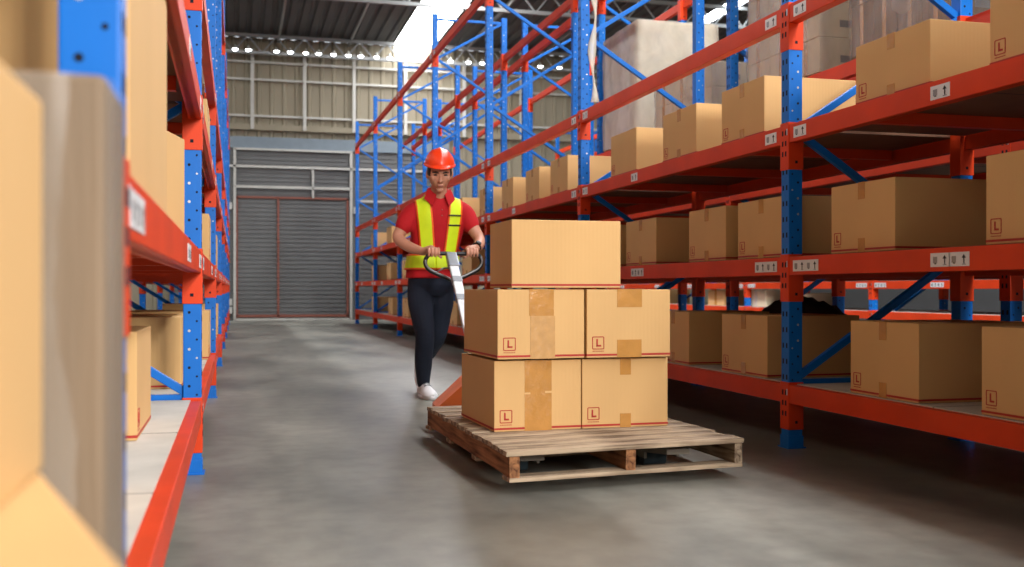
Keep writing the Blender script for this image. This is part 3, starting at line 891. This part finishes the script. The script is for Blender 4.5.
hand(-.085, Vector(AR[-1]), 1); hand(.172, Vector(AL[-1]), -1)
body = mb.build('body', M['skin'], man)
r = body.modifiers.new('join', 'REMESH'); r.mode = 'VOXEL'; r.voxel_size = .0036; r.use_smooth_shade = True
sm = body.modifiers.new('smooth', 'SMOOTH'); sm.iterations = 2; sm.factor = .5

# face details
def at(mbx): bmesh.ops.transform(mbx.bm, matrix=HM, verts=mbx.bm.verts); return mbx
for s in (-1, 1):
    mb = MB(); mb.ell((s*.031, -.0735, .002), (.0155, .009, .0058), None, 16, 8); at(mb).build('eye', M['eye'], man)
    mb = MB(); mb.tube([(s*.013, -.0865, .017), (s*.032, -.086, .0225), (s*.052, -.072, .018)], [.0042, .0055, .003], 8); at(mb).build('eyebrow', M['hair'], man)
mb = MB(); mb.ell((0, -.0895, -.0672), (.021, .004, .0052), None, 16, 8); at(mb).build('mouth', M['lip'], man)
# hair: shell over the skull
mb = MB(); mb.ell((0, .006, .008), (.081, .100, .116), None, 48, 36, lambda p, d: headfn(p, d) if True else p)
dl = [f for f in mb.bm.faces if (lambda c: (c.y < -.012 and c.z < .05 and not (abs(c.x) > .058 and c.y > -.05 and c.z > -.01)) or c.z < -.065 or (c.y < .03 and c.z < -.008))(f.calc_center_median())]
bmesh.ops.delete(mb.bm, geom=dl, context='FACES')
at(mb); hr = mb.build('hair', M['hair'], man); hr.modifiers.new('t', 'SOLIDIFY').thickness = .006
# hard hat
hm = None
mb = MB(); rings = []
for i, (z, k) in enumerate(((.058, 1.0), (.066, .995), (.086, .955), (.108, .86), (.13, .71), (.146, .50), (.155, .27), (.158, .05))):
    rr = []
    for a in range(48):
        t = 2*PI*a/48; x = math.cos(t)*.097*k; y = .012+math.sin(t)*.120*k
        rd = .006*math.exp(-(x/.014)**2)*(1 if z > .045 else 0)+.003*math.exp(-((abs(x)-.045)/.008)**2)*(1 if .07 < z else 0)
        rr.append((x, y, z+rd))
    rings.append(rr)
mb.loft(rings, None, True)
at(mb); hat = mb.build('hard_hat', M['helmet'], man)
mb = MB(); rings = []
for (e, z) in ((0, .066), (.006, .060), (.010, .056), (.009, .052), (0, .055)):
    rr = []
    for a in range(48):
        t = 2*PI*a/48; s = math.sin(t); fr = max(0, -s)**2
        rr.append((math.cos(t)*(.097+e*.7), .012+s*(.120+e+(.022*fr*(e/.010))), z-.006*fr*(e/.010)))
    rings.append(rr)
mb.loft(rings, None, False); at(mb); mb.build('brim', M['helmet'], hat)

# polo shirt
TR = [(.835, -.02, .0, .172, .122), (.90, -.012, .0, .172, .122), (1.00, -.002, -.01, .166, .116), (1.10, .01, -.03, .176, .120), (1.20, .022, -.05, .192, .124),
      (1.27, .028, -.065, .188, .118), (1.33, .026, -.078, .158, .104), (1.375, .020, -.09, .115, .086), (1.42, .018, -.105, .078, .070)]
mb = MB(); rings = []
for (z, cx, cy, rx, ry) in TR:
    rr = []
    for a in range(40):
        t = 2*PI*a/40; c_, s_ = math.cos(t), math.sin(t); n = 2.4; q = (abs(c_)**n+abs(s_)**n)**(-1/n)
        fold = .004*math.sin(a*.9+z*11)*(1 if z < 1.25 else .3)
        rr.append((cx+c_*q*(rx+fold), cy+s_*q*(ry+fold), z+.02*max(0, s_)*(1 if z > 1.38 else 0)-.035*max(0, -s_)*(1 if z > 1.40 else 0)))
    rings.append(rr)
mb.loft(rings)
mb.chain([(-.04, -.08, 1.33), (-.155, -.07, 1.28), (-.218, -.085, 1.195)], [.062, .070, .063])
mb.chain([(.10, -.085, 1.335), (.200, -.09, 1.285), (.240, -.115, 1.205)], [.062, .068, .062])
shirt = mb.build('polo_shirt', M['shirt'], man)
r = shirt.modifiers.new('join', 'REMESH'); r.mode = 'VOXEL'; r.voxel_size = .007; r.use_smooth_shade = True
sm = shirt.modifiers.new('smooth', 'SMOOTH'); sm.iterations = 4; sm.factor = .5
# collar
mb = MB()
for s in (-1, 1):
    q = [(.014+s*.030, -.195, 1.40), (.014+s*.078, -.140, 1.452), (.014+s*.108, -.160, 1.375), (.014+s*.058, -.212, 1.322)]
    v = [mb.bm.verts.new(p) for p in q]; mb.bm.faces.new(v)
rr = []
mb.loft([[(.014+math.cos(t)*.077, -.105+math.sin(t)*.062, 1.385+.02*max(0, math.sin(t))) for t in [PI*(-.15+1.3*k/15) for k in range(16)]],
         [(.012+math.cos(t)*.070, -.110+math.sin(t)*.060, 1.448+.02*max(0, math.sin(t))) for t in [PI*(-.15+1.3*k/15) for k in range(16)]]], None, False)
col = mb.build('collar', M['shirt'], shirt); col.modifiers.new('t', 'SOLIDIFY').thickness = .007
# jeans
mb = MB()
rings = []
for (z, cx, cy, rx, ry) in ((.88, -.015, .01, .158, .112), (.84, -.015, .01, .160, .115), (.79, -.012, .02, .163, .120), (.75, -.012, .03, .158, .115), (.71, -.01, .03, .12, .09)):
    rings.append([(cx+math.cos(2*PI*a/32)*rx, cy+math.sin(2*PI*a/32)*ry, z) for a in range(32)])
mb.loft(rings)
mb.chain([(-.088, .02, .80), (-.092, -.005, .68), (-.085, -.06, .55), (-.078, -.10, .43), (-.074, -.03, .28), (-.062, .05, .105)], [.09, .090, .078, .066, .063, .046])
mb.chain([(.062, .03, .80), (.068, .055, .68), (.064, .10, .55), (.055, .14, .43), (.030, .30, .32), (.004, .52, .215)], [.09, .088, .076, .064, .060, .046])
jn = mb.build('jeans', M['jeans'], man)
r = jn.modifiers.new('join', 'REMESH'); r.mode = 'VOXEL'; r.voxel_size = .007; r.use_smooth_shade = True
sm = jn.modifiers.new('smooth', 'SMOOTH'); sm.iterations = 3; sm.factor = .5
# shoes: toe towards -Y, origin at sole centre of the heel
def shoe(mt):
    def section(y, w, h, z0=0, drop=0):
        return [(w*math.cos(t)*(1 if math.sin(t) > 0 else 1.03), y, z0+max(0, math.sin(t))*h + (0 if math.sin(t) > 0 else 0)) for t in [PI*k/14 for k in range(15)]]
    mb = MB(); S = [(.045, .010, .03), (.04, .026, .055), (.02, .034, .080), (-.02, .037, .088), (-.07, .039, .078), (-.11, .043, .062), (-.15, .047, .050), (-.185, .043, .042), (-.21, .030, .030), (-.22, .012, .016)]
    mb.loft([[(x, y, z+.016) for x, y, z in section(a, b, c)] for a, b, c in S], None, True)
    bmesh.ops.transform(mb.bm, matrix=mt, verts=mb.bm.verts); sh_ = mb.build('shoe', M['shoe'], man)
    mb = MB(); 
    mb.loft([[(x, y, z) for x, y in [(b*1.06*math.cos(2*PI*k/24)*0+0, 0)]*0] for z in ()] or
            [[(1.06*w*math.cos(t), yc+ln*math.sin(t), z) for (w, t, yc, ln) in [(.046 if math.sin(t_) < 0 else .040, t_, -.088, .137) for t_ in [2*PI*k/28 for k in range(28)]]] for z in (0, .022)], None, True)
    bmesh.ops.transform(mb.bm, matrix=mt, verts=mb.bm.verts); mb.build('sole', M['shoe'], sh_)
    mb = MB()
    for i, y in enumerate((-.06, -.085, -.11)):
        z = .016+[.080, .073, .064][i]; mb.tube([(-.022, y, z-.004), (0, y-.004, z+.004), (.022, y, z-.004)], .0028, 6)
    bmesh.ops.transform(mb.bm, matrix=mt, verts=mb.bm.verts); mb.build('laces', M['steel'], sh_)
shoe(Matrix.Translation((-.060, .085, .002)) @ Matrix.Rotation(math.radians(6), 4, 'Z') @ Matrix.Scale(1.14, 4))
shoe(Matrix.Translation((.0, .60, .175)) @ Matrix.Rotation(math.radians(48), 4, 'X'))
# wristwatch
mb = MB(); wr_c = Vector((.232, -.322, 1.040)); wd_ = (Vector(AL[-1])-Vector(AL[-2])).normalized()
pts = []
o1 = wd_.orthogonal().normalized(); o2 = wd_.cross(o1)
mb.tube([wr_c-wd_*.011, wr_c+wd_*.011], .0335, 24)
ww = mb.build('wristwatch', M['black'], man)
mb = MB(); up = Vector((.35, -.5, .8)); up = (up-wd_*up.dot(wd_)).normalized(); mb.cyl(wr_c+up*.030, wr_c+up*.043, .020, 20); mb.build('watch_case', M['black'], ww)

# safety vest laid over the evaluated shirt
bpy.context.view_layer.update()
dg = bpy.context.evaluated_depsgraph_get()
ev = shirt.evaluated_get(dg); em = ev.to_mesh()
bvh = BVHTree.FromPolygons([v.co.copy() for v in em.vertices], [tuple(p.vertices) for p in em.polygons]); ev.to_mesh_clear()
def hit(o, d, off=.007):
    loc, n, i, dist = bvh.ray_cast(Vector(o), Vector(d).normalized(), 3)
    if loc is None: return None
    return loc - Vector(d).normalized()*off
def strip(paths, mats, name, parent, thick=.004):
    """paths: columns of points (lists of equal length); mats per column gap"""
    mb = MB(); cols = [[mb.bm.verts.new(p) for p in c] for c in paths]
    for i, (a, b) in enumerate(zip(cols, cols[1:])):
        for k in range(len(a)-1):
            f = mb.bm.faces.new((a[k], b[k], b[k+1], a[k+1])); f.smooth = True; f.material_index = mb.mi(mats[i])
    o = mb.build(name, None, parent)
    md = o.modifiers.new('t', 'SOLIDIFY'); md.thickness = thick; md.offset = 1
    return o
vest = empty('safety_vest', (0, 0, 0), parent=man)
def strap(xb, xt, w):
    """from belt up the chest, over the shoulder, down the back"""
    cols = []
    offs = [-w/2-.014, -w/2-.002, -w/2+.002, w/2-.002, w/2+.002, w/2+.014]
    for o_ in (-w/2-.012, -w/2, -w/4, 0, w/4, w/2, w/2+.012):
        pts = []
        for k in range(15):
            z = .97+k*(1.21-.97)/14; f = (z-.97)/(1.36-.97); x = xb+(xt-xb)*f+o_
            pts.append(hit((x, -1, z), (0, 1, 0)))
        C = Vector((0, -.07, 1.22))
        for k in range(1, 22):
            th = PI*k/22; f = min(1, (1.21-.97+.14*math.sin(th))/(1.36-.97)); x = xb+(xt-xb)*f+o_
            dv = Vector((0, -math.cos(th), math.sin(th)))
            pts.append(hit(Vector((x, C.y, C.z))+dv*.8, -dv))
        for k in range(12):
            z = 1.21-k*(1.21-.97)/11; f = (z-.97)/(1.36-.97); x = xb+(xt-xb)*f+o_
            pts.append(hit((x, 1, z), (0, -1, 0)))
        # patch misses
        for i in range(len(pts)):
            if pts[i] is None: pts[i] = pts[i-1]+Vector((0, 0, .002)) if i and pts[i-1] else Vector((xb+o_, -.13, 1.0))
        # light smoothing
        for _ in range(2):
            pts = [pts[0]]+[(pts[i-1]+pts[i]*2+pts[i+1])/4 for i in range(1, len(pts)-1)]+[pts[-1]]
        cols.append(pts)
    strip(cols, [M['vest_trim']]+[M['vest']]*4+[M['vest_trim']], 'vest_strap', vest)
strap(-.058, -.100, .078); strap(.092, .128, .074)
# belt band
cols = []
zz = [.893, .905, .928, .952, .975, .988, 1.0]
for z in zz:
    ring = []
    for k in range(61):
        t = 2*PI*k/60; c0 = Vector((-.008, -.005, z)); dv = Vector((math.sin(t), -math.cos(t), 0))
        p = hit(c0+dv*.8, -dv, .012) or c0+dv*.17
        ring.append(p)
    cols.append(ring)
strip(cols, [M['vest_trim']]+[M['vest']]*4+[M['vest_trim']], 'vest_belt', vest)
# black elastic bands of the left strap
for z in (1.262, 1.195):
    c2 = []
    for dz in (-.005, .005):
        c2.append([(hit((x, -1, z+dz), (0, 1, 0), .014) or Vector((x, -.17, z))) for x in [.07+.01*k for k in range(10)]])
    strip(c2, [M['black']], 'elastic_band', vest)
# placket buttons
mb = MB()
for z in (1.30, 1.26):
    p = hit((.026, -1, z), (0, 1, 0), .003)
    if p: mb.ell(p, (.005, .003, .005), None, 10, 6)
mb.build('buttons', M['lip'], shirt)

# ------------------------------------------------------------------ light, world, camera
w = bpy.data.worlds.new('World'); scn.world = w; w.use_nodes = True
bg = w.node_tree.nodes['Background']; bg.inputs[0].default_value = s2l((236, 242, 250)); bg.inputs[1].default_value = 1.0
al = bpy.data.lights.new('daylight_opening', 'AREA'); al.shape = 'RECTANGLE'; al.size = 2.8; al.size_y = 3.4; al.energy = 1850; al.color = (1.0, .97, .92)
ao = bpy.data.objects.new('daylight_opening', al); COL.objects.link(ao); ao.location = (4.0, YB+.05, 4.6); ao.rotation_euler = (PI/2, 0, 0)

cam = bpy.data.cameras.new('Camera'); co = bpy.data.objects.new('Camera', cam); COL.objects.link(co)
co.location = (0, 0, .76)
yaw = math.atan(276/1040.)
co.rotation_euler = (PI/2, 0, -yaw)
cam.sensor_width = 36; cam.lens = 1040/1024*36; cam.shift_y = 5.5/1024
cam.clip_start = .02; cam.clip_end = 200
cam.dof.use_dof = True; cam.dof.focus_distance = 4.9; cam.dof.aperture_fstop = 3.2
scn.camera = co
vs_ = scn.view_settings
vs_.view_transform = 'Standard'; vs_.look = 'None'; vs_.gamma = 1; vs_.use_curve_mapping = False; vs_.exposure = 0.
scn.cycles.max_bounces = 6; scn.cycles.diffuse_bounces = 2; scn.cycles.transparent_max_bounces = 12
scn.cycles.use_denoising = True
scn.cycles.sample_clamp_indirect = 6
